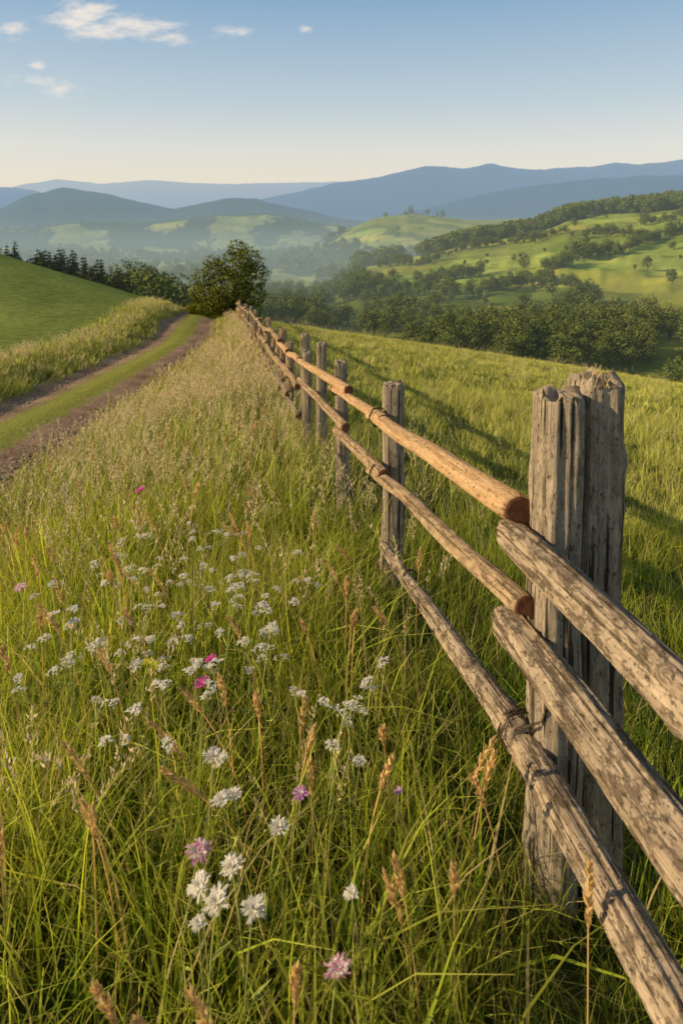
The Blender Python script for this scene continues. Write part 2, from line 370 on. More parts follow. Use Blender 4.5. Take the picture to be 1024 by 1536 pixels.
def seedgrass(name,n,spread,h0,h1,dens=34,pan=.16,rad=.02,sl=.011,sw=.004,stemw=.0022):
    b=B()
    for _ in range(n):
        base=rdir()*spread*math.sqrt(R());d=rdir();h=U(h0,h1);be=U(.05,.45)
        f=lambda t:base+d*(h*be*t*t)+Vector((0,0,h*(t-.12*be*t**3)))
        pts=[f(i/5) for i in range(6)];u=R()
        b.ribbon(pts,stemw,d.cross(Vector((0,0,1))).normalized(),u,0)
        for k in range(dens):
            t=1-pan/h*R();r=rad*math.sin(min(1,(1-t)*h/pan)*2.4+.35)*U(.2,1);q=rdir()
            c=f(t)+q*r;dd=(q*.5+Vector((0,0,1))+rdir()*.3).normalized()
            b.leaf(c,dd,rdir(),sl*U(.7,1.4),sw*U(.7,1.3),R(),R(),1)
    return b.obj(name,[M_stem,M_straw],False)
def umbel(name,h,rad,n=22):
    b=B()
    d=rdir();f=lambda t:d*(h*.12*t*t)+Vector((0,0,h*t))
    b.tube([f(i/4) for i in range(5)],.0014,R(),0,3)
    el=U(.6,1);q2=rdir()
    for k in range(n):
        q=rdir()*rad*math.sqrt(R());q-=q2*q.dot(q2)*(1-el);c=f(1)+q+Vector((0,0,.008-.010*(q.length/rad)**2+U(-.003,.003)))
        if k%3==0: b.ribbon([f(.93),c],.0009,rdir(),R(),0)
        for j in range(3):
            a=U(0,6.28);dd=Vector((math.cos(a),math.sin(a),U(-.2,.5))).normalized();sd=dd.cross(Vector((0,0,1))).normalized()
            b.leaf(c+dd*.003,dd,sd,.0085,.0055,R(),U(.5,1),1)
    for k in range(5):
        t=U(.15,.75);q=rdir();b.leaf(f(t)+q*.02,(q+Vector((0,0,.5))).normalized(),rdir(),.05,.007,R(),.6,0)
    return b.obj(name,[M_stem,M_white],False)
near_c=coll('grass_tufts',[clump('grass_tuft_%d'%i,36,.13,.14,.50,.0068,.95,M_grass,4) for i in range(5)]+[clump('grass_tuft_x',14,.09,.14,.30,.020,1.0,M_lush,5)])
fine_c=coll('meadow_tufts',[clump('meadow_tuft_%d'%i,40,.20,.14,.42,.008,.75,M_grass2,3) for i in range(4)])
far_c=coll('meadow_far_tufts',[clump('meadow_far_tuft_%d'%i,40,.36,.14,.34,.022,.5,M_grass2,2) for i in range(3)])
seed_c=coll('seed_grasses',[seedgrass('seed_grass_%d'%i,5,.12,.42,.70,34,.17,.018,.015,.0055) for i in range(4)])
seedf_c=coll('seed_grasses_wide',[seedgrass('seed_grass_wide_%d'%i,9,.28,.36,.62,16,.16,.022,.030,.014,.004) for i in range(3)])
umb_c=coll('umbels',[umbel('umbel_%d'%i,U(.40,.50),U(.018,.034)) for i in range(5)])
def offroad(x,y,lo=-RW+.1,hi=-.08):
    e=x-xe(y)
    return ~((e>lo)&(e<hi))
def dens(area_density,y0,y1,mar=.9,k=.6):
    W=k*y1+mar;n=int(area_density*(y1-y0)*2*W);y=rng.uniform(y0,y1,n);x=rng.uniform(-W,W,n);m=np.abs(x)<k*y+mar
    return x[m],y[m]
x,y=dens(120,.6,4.6,.7);m=offroad(x,y);x,y=x[m],y[m]
d=x-xf(y)
s=rng.uniform(.5,1.15,len(x))*np.where(d>.1,.72,1)*np.where(np.abs(d+.05)<.22,.62,1)*(.55+.9*fbm(x*1.5,y*1.5,71))
s=s*np.where(y<1.3,.8,1)*np.where(np.hypot(x-.43,y-1.45)<.17,.5,1)
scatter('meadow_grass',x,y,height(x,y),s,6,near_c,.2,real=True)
x,y=dens(42,4.6,13,1.0);m=offroad(x,y);x,y=x[m],y[m];d=x-xf(y)
s=rng.uniform(.55,1.3,len(x))*np.where(d>.1,.6,1)*(.65+.7*fbm(x*1.1,y*1.1,73))
scatter('meadow_grass',x,y,height(x,y),s,4,fine_c,real=True)
x,y=dens(7,13,42,2,.55);e=x-xe(y);m=offroad(x,y)&~((e<-4.5));x,y=x[m],y[m];d=x-xf(y);e=e[m]
s=rng.uniform(.7,1.2,len(x))*np.where(d>.1,.55,1)
scatter('meadow_grass',x,y,height(x,y),s,3,far_c,real=True)
y=rng.uniform(5,34,1500);x=xe(y)-1.28+rng.normal(0,.18,1500);scatter('road_median_grass',x,y,height(x,y),rng.uniform(.2,.42,1500),4,fine_c,real=True)
y=np.concatenate([rng.uniform(5,34,500)]*2);x=xe(y)+np.where(np.arange(1000)<500,rng.normal(.0,.12,1000),rng.normal(-RW+.05,.16,1000));scatter('road_median_grass',x,y,height(x,y),rng.uniform(.2,.5,1000),4,fine_c,real=True)
y=rng.uniform(7,40,1000);x=xe(y)-3.4+rng.normal(0,.33,1000);scatter('verge_grass',x,y,height(x,y),rng.uniform(.6,1.1,1000),3,far_c,real=True)
y=rng.uniform(9,38,160);x=xe(y)-3.4+rng.normal(0,.4,160);scatter('seed_head_grass',x,y,height(x,y),rng.uniform(.6,.9,160),3,seedf_c,.1,real=True)
# seed grasses on the strip between fence and road
x,y=dens(26,1.5,9,.6);d=xf(y)-x;e=x-xe(y);m=(d>.0)&(e>.1)&(rng.random(len(x))<(.16+.8*sstep(2.4,4.5,y))*(.3+.95*sstep(.40,.58,fbm(x*1.3,y*.9,77))))
x,y=x[m],y[m];scatter('seed_head_grass',x,y,height(x,y),rng.uniform(.66,1.08,len(x)),4,seed_c,.1,real=True)
x,y=dens(12,8,34,.6);d=xf(y)-x;e=x-xe(y);m=(d>.05)&(e>.25);x,y=x[m],y[m];scatter('seed_head_grass',x,y,height(x,y),rng.uniform(.6,1.0,len(x)),3,seedf_c,.08,real=True)
x,y=dens(1.6,2,30,1);d=x-xf(y);m=d>.3;x,y=x[m],y[m];scatter('seed_head_grass',x,y,height(x,y),rng.uniform(.5,.85,len(x)),4,seed_c,.12,real=True)
# white wildflower drift : loose groups
gx=[-.78,-.95,-.62,-.70,-.40,-.33,-.52,-.28,-.88,-.60,-.20,-.45,-1.0,-.75,-.36,-.56];gy=[2.75,2.45,2.6,2.3,2.55,2.35,2.2,2.15,2.15,3.0,2.5,2.8,2.9,2.05,2.02,1.85]
x=[];y=[]
for a,b_ in zip(gx,gy):
    k=rng.integers(5,11);x+=list(a+rng.normal(0,.085,k));y+=list(b_+rng.normal(0,.06,k))
x+=[.04,-.02,.118,.064,.02,.075,-.04,-.35,.02,-.45,.09,.0,-.06];y+=[1.876,1.837,1.917,1.986,1.9,1.85,1.9,1.75,1.7,1.6,1.88,1.87,1.83]
x=np.array(x);y=np.array(y)
scatter('white_wildflowers',x,y,height(x,y),rng.uniform(.8,1.1,len(x)),5,umb_c,.08,real=True)
# gravel
n=5000;y=4.5+26*rng.random(n)**1.8;tr=rng.random(n)<.68;x=xe(y)+np.where(tr,-.45,-2.12)+rng.normal(0,.22,n)
def stone(name):
    b=bpy.data.meshes.new(name);import bmesh;bm=bmesh.new();bmesh.ops.create_icosphere(bm,subdivisions=1,radius=1)
    for v in bm.verts: v.co*=U(.7,1.2);v.co.z*=.6
    bm.to_mesh(b);bm.free();b.materials.append(M_stone);return bpy.data.objects.new(name,b)
st_c=coll('stones',[stone('pebble_%d'%i) for i in range(4)])
scatter('road_gravel',x,y,height(x,y)+.01,rng.gamma(2.2,.007,n)+.006,4,st_c,.5,real=True)
# ---------------------------------------------------------------- fence
fence=bpy.data.objects.new('wooden_fence',None);link(fence)
def timber(name,a,b,ra,rb,mat,endmat,seed,prof_=lambda an:1,rough=.10,bendy=.006,nk=40,step=.018,sx=1,sy=1,topcut=0,knots=3):
    a=Vector(a);b=Vector(b);L=(b-a).length;nl=max(8,int(L/step))
    V=[];F=[];M=[]
    kn=[(U(0,L),U(0,6.28),U(.08,.22)) for _ in range(knots)]
    for i in range(nl+1):
        t=i/nl;z=L*t;r=ra+(rb-ra)*t
        ox=bendy*(mn.noise((z*1.3,seed,0))*2)*math.sin(math.pi*t)*1.5;oy=bendy*(mn.noise((z*1.3,seed,9))*2)*math.sin(math.pi*t)*1.5
        endr=1-.12*max(0,1-min(t,1-t)*L/.012)
        for j in range(nk):
            an=6.28318*j/nk;cx,cy=math.cos(an),math.sin(an)
            n1=mn.noise((cx*1.2+seed,cy*1.2,z*3.5));n2=mn.noise((cx*3.5,cy*3.5+seed,z*1.6));n3=mn.noise((cx*9,cy*9+seed,z*9))
            n4=mn.noise((cx*7+seed*2,cy*7,z*.8))
            rr=r*prof_(an)*(1+rough*(n1*1.1+n2*1.0+n3*.35)-rough*1.8*max(0,-n4-.12))*endr
            for kz,ka,kh in kn:
                dz=(z-kz)/.03;da=((an-ka+3.1416)%6.2832-3.1416)/.45
                rr*=1+kh*math.exp(-dz*dz-da*da)
            zz=z
            if topcut and i==nl: zz=z+topcut*mn.noise((cx*2+seed,cy*2,0))*1.2
            V.append((rr*cx*sx+ox,rr*cy*sy+oy,zz))
    for i in range(nl):
        for j in range(nk): F.append((i*nk+j,i*nk+(j+1)%nk,(i+1)*nk+(j+1)%nk,(i+1)*nk+j));M.append(0)
    for base,flip in ((0,True),(nl*nk,False)):
        prev=list(range(base,base+nk))
        c0=Vector((sum(V[q][0] for q in prev)/nk,sum(V[q][1] for q in prev)/nk,0))
        for ringk in (.7,.35):
            st=len(V)
            for j in range(nk):
                q=V[base+j];V.append((c0.x+(q[0]-c0.x)*ringk,c0.y+(q[1]-c0.y)*ringk,q[2]+(topcut*.3+.003)*mn.noise((q[0]*60*ringk,q[1]*60,seed))))
            cur=list(range(st,st+nk))
            for j in range(nk):
                f=(prev[j],prev[(j+1)%nk],cur[(j+1)%nk],cur[j]);F.append(f[::-1] if flip else f);M.append(1)
            prev=cur
        F.append(tuple(prev[::-1] if flip else prev));M.append(1)
    o=mesh_obj(name,V,F,mats=[mat,endmat],mi=M,smooth=True,parent=fence)
    dz=(b-a).normalized();up=Vector((0,0,1)) if abs(dz.z)<.9 else Vector((0,1,0))
    xx=up.cross(dz).normalized();yy=dz.cross(xx)
    o.matrix_local=Matrix.Translation(a)@Matrix((xx,yy,dz)).transposed().to_4x4()
    return o
def sq(p,fl=0):
    return lambda an:1/((abs(math.cos(an))**p+abs(math.sin(an))**p)**(1/p))
def half(an): # half-round, flat at the underside / field side
    c=math.cos(an-math.radians(-70))
    return 1.0 if c<.55 else .55/c if c>0 else 1.0
timber('post_left',(.521,1.73,-.4),(.549,1.72,1.118),.066,.057,W_post,W_endg,11,prof_=sq(2.7),rough=.12,bendy=.006,sx=1.0,sy=1.25,topcut=.02,nk=64,step=.010)
timber('post_right',(.645,1.77,-.4),(.658,1.765,1.142),.055,.060,W_post,W_endg,12,prof_=sq(3.0),rough=.13,bendy=.006,sx=1.0,sy=1.35,topcut=.024,nk=64,step=.010)
RX=lambda y:.76-.177*y
def rail(name,y0,z0,y1,z1,r0,r1,mat,endm,seed,dx=0,**k):
    return timber(name,(RX(y0)+dx,y0,z0),(RX(y1)+dx,y1,z1),r0,r1,mat,endm,seed,**k)
rail('top_rail_near',1.80,.728,-.5,.86,.043,.052,W_grey,W_endg,21,rough=.14,knots=6,nk=64,step=.009)
rail('middle_rail_near',1.82,.488,-.5,.56,.047,.060,W_grey,W_endg,22,rough=.14,knots=6,nk=64,step=.009)
rail('lower_rail_near',1.84,.232,-.5,.20,.040,.056,W_grey,W_endg,23,rough=.14,knots=5,nk=64,step=.009)
rail('top_rail_peeled',1.74,.803,3.45,.565,.046,.034,W_warm,W_end,24,prof_=half,rough=.04,knots=1,bendy=.004)
rail('middle_rail',1.70,.583,3.45,.29,.034,.031,W_mid,W_end,25,prof_=half,rough=.06,knots=3,bendy=.004)
rail('lower_rail',1.70,.262,3.15,.05,.036,.022,W_grey,W_endg,26,rough=.09,knots=3,dx=-.012)
rail('top_rail_b',3.18,.615,4.65,.405,.032,.028,W_warm,W_end,27,prof_=half,rough=.06)
rail('middle_rail_b',3.18,.36,4.5,.17,.032,.028,W_mid,W_end,28,rough=.08)
rail('top_rail_c',4.05,.54,6.6,.19,.032,.028,W_warm,W_end,29,rough=.07)
rail('middle_rail_c',4.15,.29,6.6,.01,.031,.028,W_mid,W_end,30,rough=.08)
def post(y,h,w,seed,dx=.095,lean=(0,0),mat=None):
    x=RX(y)+dx;z=hz(x,y)
    timber('post',(x,y,z-.3),(x+lean[0],y+lean[1],z+h),w*1.03,w*.95,mat or W_post,W_endg,seed,prof_=sq(3.5),rough=.07,bendy=.006,topcut=.015,step=.03,nk=32)
post(3.42,1.07,.056,41,dx=.105);post(4.72,1.03,.046,42,dx=.09,lean=(-.02,0));post(5.75,1.05,.045,43,dx=.09);post(6.15,.95,.045,44,dx=.02);post(6.9,1.05,.048,45);post(-.35,1.15,.06,46,dx=.12)
ys=[6.9]
while ys[-1]<33: ys.append(ys[-1]+U(.95,1.5))
for i,yy in enumerate(ys[1:]):
    post(yy,U(.75,1.02),U(.038,.055),60+i,dx=U(.05,.11),lean=(U(-.10,.10),U(-.05,.05)),mat=random.choice([W_post,W_mid,W_mid]))
    if R()<.6: post(yy+U(.2,.5),U(.6,.9),U(.03,.045),160+i,dx=-.05,lean=(U(-.2,.2),0),mat=W_mid)
for i in range(1,len(ys)):
    y0,y1=ys[i-1]-.2,ys[i]+.2
    g0=hz(RX(y0)+.1,y0);g1=hz(RX(y1)+.1,y1)
    for hh,mt in ((.82,W_warm if i<3 else W_mid),(.55,W_mid),(.28,W_grey)):
        a=U(-.06,.06);b_=U(-.06,.06)
        timber('rail',(RX(y0)+U(-.01,.02),y0,g0+hh+a),(RX(y1)+U(-.01,.02),y1,g1+hh+b_),.034,.028,mt,W_end,200+i,rough=.09,step=.06,nk=18,knots=1)
b=B()
def ring(c,ax,r,n=22,turns=2.2,w=.0022,pitch=.010):
    ax=Vector(ax).normalized();p=ax.orthogonal().normalized();q=ax.cross(p);pts=[]
    for i in range(int(n*turns)+1):
        an=6.2832*i/n;pts.append(Vector(c)+(p*math.cos(an)+q*math.sin(an))*r*(1+.05*math.sin(i*1.7))+ax*pitch*i/n)
    b.tube(pts,w,.5,0,5)
ring((RX(1.76),1.76,.245),(.177,-1,0),.049,w=.003);ring((RX(1.76)-.003,1.73,.25),(.3,-1,.1),.052,turns=1.3)
b.tube([Vector((RX(1.74)-.02,1.70,.28)),Vector((RX(1.72)+.03,1.66,.33)),Vector((.50,1.655,.37)),Vector((.53,1.65,.42))],.003,.5,0,5)
ring((RX(3.3),3.3,.60),(.177,-1,.1),.044,w=.003);ring((RX(3.3),3.3,.33),(.177,-1,.1),.042,w=.003);ring((RX(4.5),4.5,.44),(.177,-1,.1),.04,w=.003);ring((RX(2.75),2.75,.115),(.177,-1,.1),.030,w=.0025)
b.obj('binding_wire',[W_dark],parent=fence)
st=timber('rotten_log_stump',(.45,1.60,-.20),(.41,1.44,.05),.058,.045,W_dark,W_dark,71,rough=.3,nk=40,step=.01)
st2=st.matrix_local.copy();st.parent=None;st.matrix_world=st2
b=B()
for i in range(60):
    base=Vector((.652+U(-.03,.03),1.745+U(-.06,.05),1.135));d=rdir();h=U(.012,.05)
    b.ribbon([base,base+d*h*.2+Vector((0,0,h*.6)),base+d*h*.5+Vector((0,0,h))],lambda t:.0025*(1-t)+.0004,rdir(),R(),0)
b.obj('post_top_moss',[M_gold],parent=fence)
# ---------------------------------------------------------------- named flowers in the foreground
def flower(name,x,y,h,kind,size=.028):
    b=B();z=hz(x,y);d=Vector((U(-1,1),U(-1,.2),0)).normalized();off=d*U(.02,.07)
    top=Vector((0,0,h));f=lambda t:off*(1-t*t)*-1+Vector((0,0,h*t))
    b.tube([f(i/7) for i in range(8)],.0015,R(),0,5)
    tilt=Euler((U(-.05,.3),U(-.45,.1),0)).to_matrix()
    rings={'white':[(22,1,.15,1),(18,.75,.45,1),(16,.55,.8,1),(12,.35,1.2,1)],'pinkwhite':[(22,1,.1,2),(16,.75,.3,1),(12,.5,.6,2),(8,.25,.9,1)],'mag':[(16,1,.25,3),(14,.75,.55,3),(12,.5,.9,3)],'mauve':[(18,1,.2,4),(14,.7,.5,4),(10,.4,.8,1)],'yel':[(9,1,.3,5),(8,.7,.6,5),(8,.4,.9,5)]}[kind]
    for n,l,up,mt in rings:
        for k in range(n):
            a=6.2832*(k+R()*.7)/n;dd=Vector((math.cos(a),math.sin(a),up*U(.4,1.4)-.05)).normalized();sd=dd.cross(Vector((0,0,1))).normalized();ll=size*l*U(.7,1.18)
            c=top;w=size*.22*U(.7,1.2)
            q=[c+tilt@(dd*ll*.08),c+tilt@(dd*ll*.6+sd*w*.5),c+tilt@(dd*ll*.98+sd*w*.42+Vector((0,0,U(-.004,.002)))),c+tilt@(dd*ll*.85),c+tilt@(dd*ll*1.0-sd*w*.42+Vector((0,0,U(-.004,.002)))),c+tilt@(dd*ll*.6-sd*w*.5)]
            s0=len(b.V);b.V+=[tuple(v) for v in q];b.U+=[(R(),0),(R(),.6),(R(),1),(R(),.9),(R(),1),(R(),.6)]
            b.F+=[(s0,s0+1,s0+2,s0+3),(s0,s0+3,s0+4,s0+5)];b.M+=[mt,mt]
    b.tube([top+tilt@Vector((0,0,-.009)),top+tilt@Vector((0,0,-.002)),top+tilt@Vector((0,0,.001))],lambda t:.003+.004*t,.5,0,8)
    for k in range(6):
        t=U(.1,.7);q=rdir();b.leaf(f(t)+q*.025,(q+Vector((0,0,.6))).normalized(),rdir(),.06,.008,R(),.6,0)
    o=b.obj(name,[M_stem,M_white,M_pink,M_mag,M_mauve,M_yel]);o.location=(x,y,z);return o
FL=[('pink_scabious_flower',-.287,1.376,'pinkwhite',.029),('white_scabious_flower',-.269,1.298,'white',.027),('white_scabious_flower',-.231,1.265,'white',.027),('white_scabious_flower',-.161,1.249,'white',.028),('white_scabious_flower',-.215,1.34,'white',.025),('white_scabious_flower',-.255,1.22,'white',.018),
('white_scabious_flower',-.310,1.652,'white',.028),('white_scabious_flower',-.29,1.64,'white',.022),('white_scabious_flower',-.265,1.514,'white',.024),('white_scabious_flower',-.24,1.53,'white',.020),('white_scabious_flower',-.133,1.436,'white',.024),('white_scabious_flower',.045,1.634,'white',.019),('white_scabious_flower',.019,1.281,'white',.016),
('pink_scabious_flower',-.006,1.14,'pinkwhite',.024),('mauve_wildflower',-.090,1.531,'mauve',.019),('magenta_wildflower',-.399,1.954,'mag',.026),('magenta_wildflower',-.398,2.08,'mag',.02),('yellow_wildflower',-.555,2.028,'yel',.030),('yellow_wildflower',-.585,2.06,'yel',.022)]
for n,x,y,k,s in FL: flower(n,x,y,.41-(hz(x,y)+.095*y),k,s)
flower('magenta_wildflower',-1.026,3.49,.5-(hz(-1.026,3.49)+.095*3.49),'mag',.036)
flower('pink_scabious_flower',-1.23,2.62,.45,'pinkwhite',.028);flower('mauve_wildflower',.13,1.55,.40,'mauve',.012)
def ear(name,x,y,h,lx,ly,ln=.10,n=38,rad=.007):
    b=B();z=hz(x,y);f=lambda t:Vector((lx*(t**2.2),ly*(t**2.2),h*(t-.08*t**4)))
    f0=lambda t:f(t)-Vector((lx,ly,0))
    b.tube([f0(i/12) for i in range(13)],.0016,R(),1,5,.2,.7)
    Lh=math.sqrt(h*h+lx*lx+ly*ly)
    for k in range(n):
        t=1-ln/Lh*(k/n);c=f0(t);dd=(f0(min(1,t+.02))-f0(t-.02)).normalized();q=rdir();q=(q-dd*q.dot(dd)).normalized()
        taper=.5+math.sin(min(1,(k/n)*1.05)*3.1)*.8
        b.leaf(c+q*rad*taper,(dd+q*.35).normalized(),dd.cross(q),.019*U(.8,1.2),.0075,R(),R(),1)
        b.leaf(c+q*rad*taper*.6,(dd+q*.6).normalized(),q,.016,.006,R(),R(),1)
    o=b.obj(name,[M_stem,M_gold]);o.location=(x,y,z);return o
EARS=[(.347,1.558,.56,.10,-.02),(.36,1.60,.50,.07,.02),(.103,1.353,.45,-.05,.03),(.085,1.37,.40,-.06,.0),(-.074,1.135,.45,.01,.01),(.038,2.155,.56,.03,0),(.05,2.3,.5,.02,0),(.223,1.36,.43,.0,.02),(-.99,2.97,.6,-.08,0),(-.93,3.1,.6,-.05,0),(-1.25,2.9,.55,-.1,0),(-1.1,2.6,.5,-.08,0),(-.32,1.05,.46,-.14,.0),(-.24,1.09,.46,-.10,.03),(-.40,1.1,.46,-.1,.0),(-.15,1.02,.44,-.05,0),(-.10,1.85,.47,.02,0),(-.08,1.7,.40,-.01,0),(-.5,1.75,.47,-.2,0),(-.42,1.6,.45,-.25,0),(-.45,1.9,.47,-.2,.05),(.30,2.6,.6,.02,0),(-.7,2.2,.55,-.12,0),(-.85,2.5,.55,-.05,0),(.47,1.3,.5,.02,.05)]
for i in range(60):
    y=1.4+4.2*R()**1.2;x=U(-.52*y,RX(y)-.12);EARS.append((x,y,U(.42,.68),U(-.18,.08),U(-.05,.05)))
for e_ in EARS: ear('golden_grass_ear',*e_,ln=U(.06,.14))
# ---------------------------------------------------------------- trees
def crown(b,centers,nleaf,size,mat):
    for (c,r) in centers:
        c=Vector(c)
        for _ in range(int(nleaf*r**2)):
            d=Vector((random.gauss(0,1),random.gauss(0,1),random.gauss(0,1))).normalized()
            k=mn.noise(d*2.2+c)*.35
            rr=r*(U(.55,1.0)**.6+k)
            p=c+Vector((d.x*rr,d.y*rr,d.z*rr*.9))
            dd=Vector((U(-1,1),U(-1,1),U(-.7,.5))).normalized();sd=(dd.cross(d+Vector((.1,.2,.3)))).normalized()
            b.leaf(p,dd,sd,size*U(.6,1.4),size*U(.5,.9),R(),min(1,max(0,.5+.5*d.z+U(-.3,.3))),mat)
def limbs(b,base,centers,r0,mat,hf=.35):
    base=Vector(base);top=base+Vector((0,0,hf))
    b.tube([base,base+Vector((0,0,hf*.5))+rdir()*r0*.4,top],lambda t:r0*(1.25-.45*t),.5,mat,8)
    for c,r in centers:
        c=Vector(c);m1=top.lerp(c,.5)+rdir()*r*.12
        b.tube([top-Vector((0,0,hf*.2)),m1,c,c+Vector((0,0,r*.5))],lambda t:r0*.55*(1-t)+.01*r0,.5,mat,5)
b=B();cs=[((-.95,0,1.25),.75),((-1.15,.1,2.0),.6),((-.6,.2,2.3),.65),((.3,0,2.6),.9),((.75,.1,2.0),.9),((.85,-.1,2.95),.65),((.2,-.3,1.6),.9),((.95,0,1.3),.7),((.35,.1,3.35),.5),((-.4,-.2,1.0),.75),((-.75,.0,2.75),.4),((1.2,.1,2.4),.5),((-1.3,0,1.5),.5),((.3,0,.8),.7),((-.9,0,.6),.6),((.9,0,.6),.6)]
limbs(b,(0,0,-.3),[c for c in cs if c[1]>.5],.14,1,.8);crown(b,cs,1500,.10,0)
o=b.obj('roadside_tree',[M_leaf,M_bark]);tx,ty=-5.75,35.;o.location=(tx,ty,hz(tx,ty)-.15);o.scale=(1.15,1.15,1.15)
def dtree(name,h,w,n,sz,seed,mat):
    random.seed(seed);b=B();cs=[]
    for i in range(11):
        a=U(0,6.28);zz=U(.32,.88);rr=w*.5*math.sin(min(1,(1.08-zz)*1.5)*1.57)*U(.25,.8)
        cs.append(((math.cos(a)*rr,math.sin(a)*rr,h*zz),w*U(.17,.30)))
    cs.append(((0,0,h*.55),w*.33))
    limbs(b,(0,0,-.6),cs[:4],w*.035,1,h*.3);crown(b,cs,n/(w*w),sz,0)
    return b.obj(name,[mat,M_bark],False)
def cone(name,h,w,seed):
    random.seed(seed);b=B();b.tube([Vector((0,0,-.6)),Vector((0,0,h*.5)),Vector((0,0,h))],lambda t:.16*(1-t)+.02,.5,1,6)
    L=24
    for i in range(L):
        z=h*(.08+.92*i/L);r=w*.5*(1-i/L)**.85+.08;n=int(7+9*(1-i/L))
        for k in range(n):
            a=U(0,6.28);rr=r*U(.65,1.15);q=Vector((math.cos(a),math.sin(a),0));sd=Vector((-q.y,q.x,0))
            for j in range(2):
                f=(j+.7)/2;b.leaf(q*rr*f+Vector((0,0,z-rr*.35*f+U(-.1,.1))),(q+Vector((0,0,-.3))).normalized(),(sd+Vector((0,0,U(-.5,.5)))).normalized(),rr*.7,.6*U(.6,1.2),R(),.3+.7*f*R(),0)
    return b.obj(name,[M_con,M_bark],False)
dec=[dtree('broadleaf_%d'%i,*hw,1300,.62,90+i,M_fleaf) for i,hw in enumerate([(9,8),(10,7),(8,9),(11,7.5)])]
decf=[dtree('broadleaf_far_%d'%i,*hw,420,1.25,190+i,M_fleaf) for i,hw in enumerate([(9,8),(10,7),(8,9)])]
dec_c=coll('broadleaf_trees',dec);decf_c=coll('far_broadleaf_trees',decf);con_c=coll('conifer_trees',[cone('conifer_%d'%i,11,5.4-.5*i,120+i) for i in range(3)])
bush_c=coll('shrubs',[dtree('shrub_%d'%i,1.1,1.5,900,.12,140+i,M_leaf) for i in range(3)])
random.seed(5)
def sample(n,px0,px1,D0,D1):
    px=rng.uniform(px0,px1,n);D=np.exp(rng.uniform(math.log(D0),math.log(D1),n));return px,D
def place(px,D):
    x=(px-512)/1024*D;z=height(x,D);return x,D,z
px,D=sample(3800,330,1180,100,430);x,y,z=place(px,D);py=330-(z-CAMZ)/D*1024
gapn=fbm(x*.03,y*.022,81)
a_,b_=forest_zone(px,D,py)
m=a_&((gapn>.46)|(rng.random(len(x))<.05));x,y,z=x[m],y[m],z[m]
scatter('valley_woodland',x,y,z,rng.uniform(.3,.85,len(x))*np.where(y<170,.75,1),4,dec_c,.04)
X_=[];Y_=[];Z_=[];S_=[]
px,D=sample(6000,520,1200,430,900);x,y,z=place(px,D);py=330-(z-CAMZ)/D*1024;m=forest_zone(px,D,py)[1];x,y,z=x[m],y[m],z[m];X_.append(x);Y_.append(y);Z_.append(z);S_.append(rng.uniform(.7,1.1,len(x)))
px,D=sample(3000,-100,600,420,2000);x,y,z=place(px,D);py=330-(z-CAMZ)/D*1024;m=forest_zone(px,D,py)[1];x,y,z=x[m],y[m],z[m];X_.append(x);Y_.append(y);Z_.append(z);S_.append(rng.uniform(.9,1.6,len(x)))
# thin scatter of single trees over the fields
px,D=sample(170,540,1150,200,520);x,y,z=place(px,D);m=fbm(x*.02,y*.02,91)>.5;x,y,z=x[m],y[m],z[m];X_.append(x);Y_.append(y);Z_.append(z);S_.append(rng.uniform(.2,.6,len(x)))
scatter('distant_woodland',np.concatenate(X_),np.concatenate(Y_),np.concatenate(Z_),np.concatenate(S_),3,decf_c,.04)
HL=[[(815,406),(850,400),(872,388),(930,380),(975,362),(1024,350),(1080,340)],[(560,402),(640,398),(668,385),(690,378)],[(640,425),(680,420),(725,412)],[(690,376),(740,368),(800,362),(850,350)],[(600,325),(620,321),(640,322),(660,327)],[(960,338),(1024,326),(1080,320)],[(830,462),(880,455),(900,452)],[(720,440),(800,428),(860,430)],[(880,352),(930,350),(975,362)]]
hx=[];hy=[];hzz=[];hs=[]
for L in HL:
    for (a,b2),(c,d2) in zip(L[:-1],L[1:]):
        n=max(2,int(abs(c-a)/2.6))
        for k in range(n):
            if R()<.12: continue
            t=(k+R())/n;sx,sy,sz=survey(a+(c-a)*t,b2+(d2-b2)*t+U(-1.5,1.5));hx.append(sx);hy.append(sy);hzz.append(sz);hs.append(U(.25,.7)*(1 if sy<700 else 1.5))
for a,b2,s_ in [(785,411,.8),(803,366,.9),(875,390,1.1),(868,388,1.),(882,389,.9),(1010,375,.5),(835,404,.8),(845,402,.8),(709,447,.8),(720,420,.4),(615,322,1.8),(640,323,1.5),(663,328,1.6),(690,415,.4),(770,392,.4)]:
    sx,sy,sz=survey(a,b2);hx.append(sx);hy.append(sy);hzz.append(sz);hs.append(s_)
scatter('hedgerow_trees',np.array(hx),np.array(hy),np.array(hzz),np.array(hs),4,dec_c,.04)
n=300;px=rng.uniform(-160,195,n);D=rng.uniform(84,125,n);x,y,z=place(px,D)
tp=prof(px,[(-160,345),(0,356),(60,362),(130,384),(195,408)])+rng.uniform(-8,30,n)
s=np.clip((CAMZ+(330-tp)/1024*D-z)/11,.35,1.3)
scatter('conifer_wood',x,y,z-.2,s,3,con_c,.02)
n=70;px=rng.uniform(170,290,n);D=rng.uniform(95,140,n);x,y,z=place(px,D);tp=prof(px,[(170,400),(225,402),(250,420),(285,440)])+rng.uniform(0,16,n)
s=np.clip((CAMZ+(330-tp)/1024*D-z)/9.5,.3,1.2);scatter('broadleaf_wood',x,y,z-.2,s,4,dec_c,.03)
n=420;x=rng.uniform(-5,30,n);y=43+rng.normal(0,.5,n)-.12*x;scatter('field_edge_hedge',x,y,height(x,y)-.1,rng.uniform(.3,.6,n),3,bush_c,.1)
n=40;x=rng.normal(-6.6,.9,n);y=rng.uniform(36,39,n);scatter('roadside_shrubs',x,y,height(x,y)-.1,rng.uniform(.4,.8,n),3,bush_c,.1)
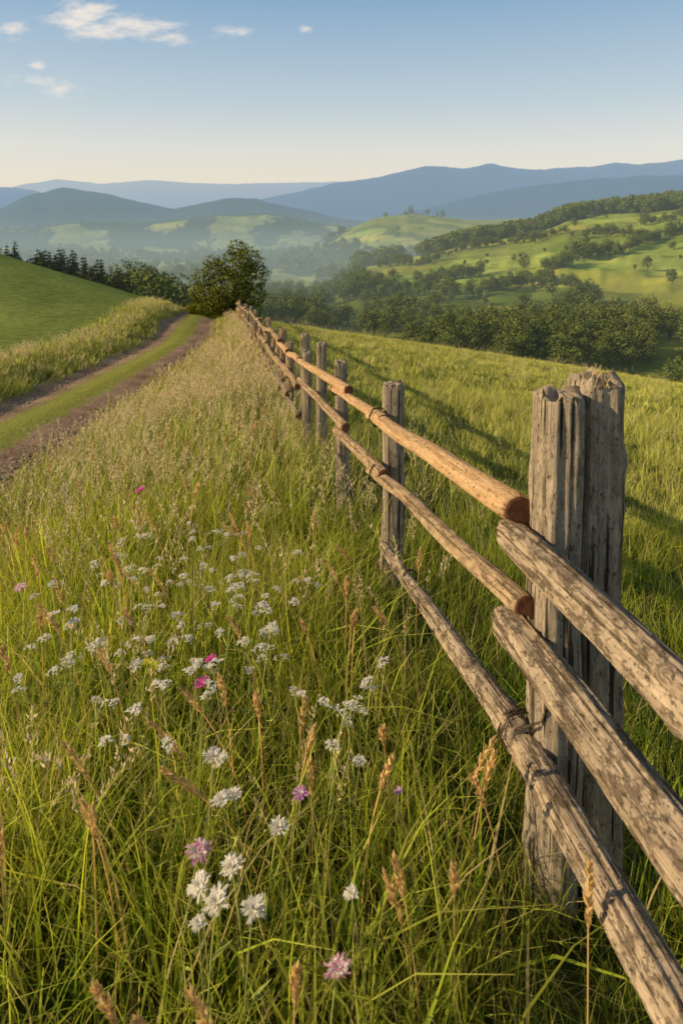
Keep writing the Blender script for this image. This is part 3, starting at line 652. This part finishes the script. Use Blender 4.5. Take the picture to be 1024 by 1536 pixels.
# ---------------------------------------------------------------- sun, sky, camera
sd=Vector((-.86,-.12,.385)).normalized()
sun=bpy.data.lights.new('sun','SUN');sun.energy=5;sun.angle=math.radians(.6);sun.color=(1,.80,.50)
so=bpy.data.objects.new('sun',sun);link(so);so.rotation_euler=sd.to_track_quat('Z','Y').to_euler()
w=bpy.data.worlds.new('World');sc.world=w;w.use_nodes=True;t=w.node_tree;t.nodes.clear()
sky=N(t,'ShaderNodeTexSky',sky_type='NISHITA');sky.sun_disc=False;sky.sun_elevation=math.asin(sd.z);sky.sun_rotation=math.atan2(sd.x,sd.y);sky.air_density=1.;sky.dust_density=1.5;sky.ozone_density=1.
tc=N(t,'ShaderNodeTexCoord');s=N(t,'ShaderNodeSeparateXYZ');t.links.new(tc.outputs['Generated'],s.inputs[0])
yy=math_(t,'MAXIMUM',s.outputs[1],.02);u=math_(t,'DIVIDE',s.outputs[0],yy);v=math_(t,'DIVIDE',s.outputs[2],yy)
k=1/.13
hz_c=ramp(t,s.outputs[2],[(0,(.84*k/8,.74*k/8,.60*k/8)),(.05,(.88*k/8,.80*k/8,.66*k/8)),(.10,(.80*k/8,.78*k/8,.71*k/8)),(.17,(.56*k/8,.66*k/8,.71*k/8)),(.30,(.28*k/8,.45*k/8,.63*k/8)),(.6,(.12*k/8,.19*k/8,.32*k/8)),(1,(.10*k/8,.14*k/8,.22*k/8))])
vm=N(t,'ShaderNodeVectorMath',operation='SCALE');t.links.new(hz_c,vm.inputs[0]);vm.inputs['Scale'].default_value=8
skc=mixc(t,.82,sky.outputs[0],vm.outputs[0])
cb=N(t,'ShaderNodeCombineXYZ');t.links.new(u,cb.inputs[0]);t.links.new(v,cb.inputs[1])
nz=noise_(t,cb.outputs[0],1,6,.66,(22,60,1))
tot=None
for cu,cv,ru,rv,am in [(-.375,.298,.065,.027,1.),(-.345,.283,.075,.022,1.),(-.285,.280,.058,.018,.95),(-.25,.268,.035,.012,.9),(-.48,.279,.026,.016,.9),(-.165,.276,.034,.011,.85),(-.365,.31,.03,.014,.9),(-.43,.205,.08,.011,.65),(-.405,.19,.035,.014,.7),(-.445,.227,.016,.008,.8),(-.053,.280,.012,.007,.85)]:
    a=math_(t,'DIVIDE',math_(t,'SUBTRACT',u,cu),ru);b_=math_(t,'DIVIDE',math_(t,'SUBTRACT',v,cv),rv)
    q=math_(t,'SUBTRACT',1.,math_(t,'SQRT',math_(t,'ADD',math_(t,'MULTIPLY',a,a),math_(t,'MULTIPLY',b_,b_))))
    q=math_(t,'MULTIPLY',math_(t,'MAXIMUM',math_(t,'ADD',q,.35),0),am)
    tot=q if tot is None else math_(t,'MAXIMUM',tot,q)
cl=math_(t,'MULTIPLY',math_(t,'SUBTRACT',math_(t,'ADD',tot,math_(t,'MULTIPLY',nz,3.4)),1.95),.8,clamp=True)
cl=math_(t,'MULTIPLY',cl,math_(t,'GREATER_THAN',s.outputs[1],.05));cl=math_(t,'MULTIPLY',cl,math_(t,'MULTIPLY',tot,1.5,clamp=True))
c=mixc(t,cl,skc,(6.8,6.2,5.6))
bg=N(t,'ShaderNodeBackground');bg.inputs[1].default_value=.13;t.links.new(c,bg.inputs[0]);wo=N(t,'ShaderNodeOutputWorld');t.links.new(bg.outputs[0],wo.inputs[0])
cam=bpy.data.cameras.new('camera');cam.lens=24;cam.sensor_width=36;cam.shift_y=-.285;cam.clip_end=30000;cam.clip_start=.05
cam.dof.use_dof=True;cam.dof.focus_distance=2.6;cam.dof.aperture_fstop=5.0
co=bpy.data.objects.new('camera',cam);link(co);co.location=(0,0,CAMZ);co.rotation_euler=(math.radians(90),0,0);sc.camera=co
sc.view_settings.view_transform='Standard';sc.view_settings.look='None';sc.view_settings.exposure=0
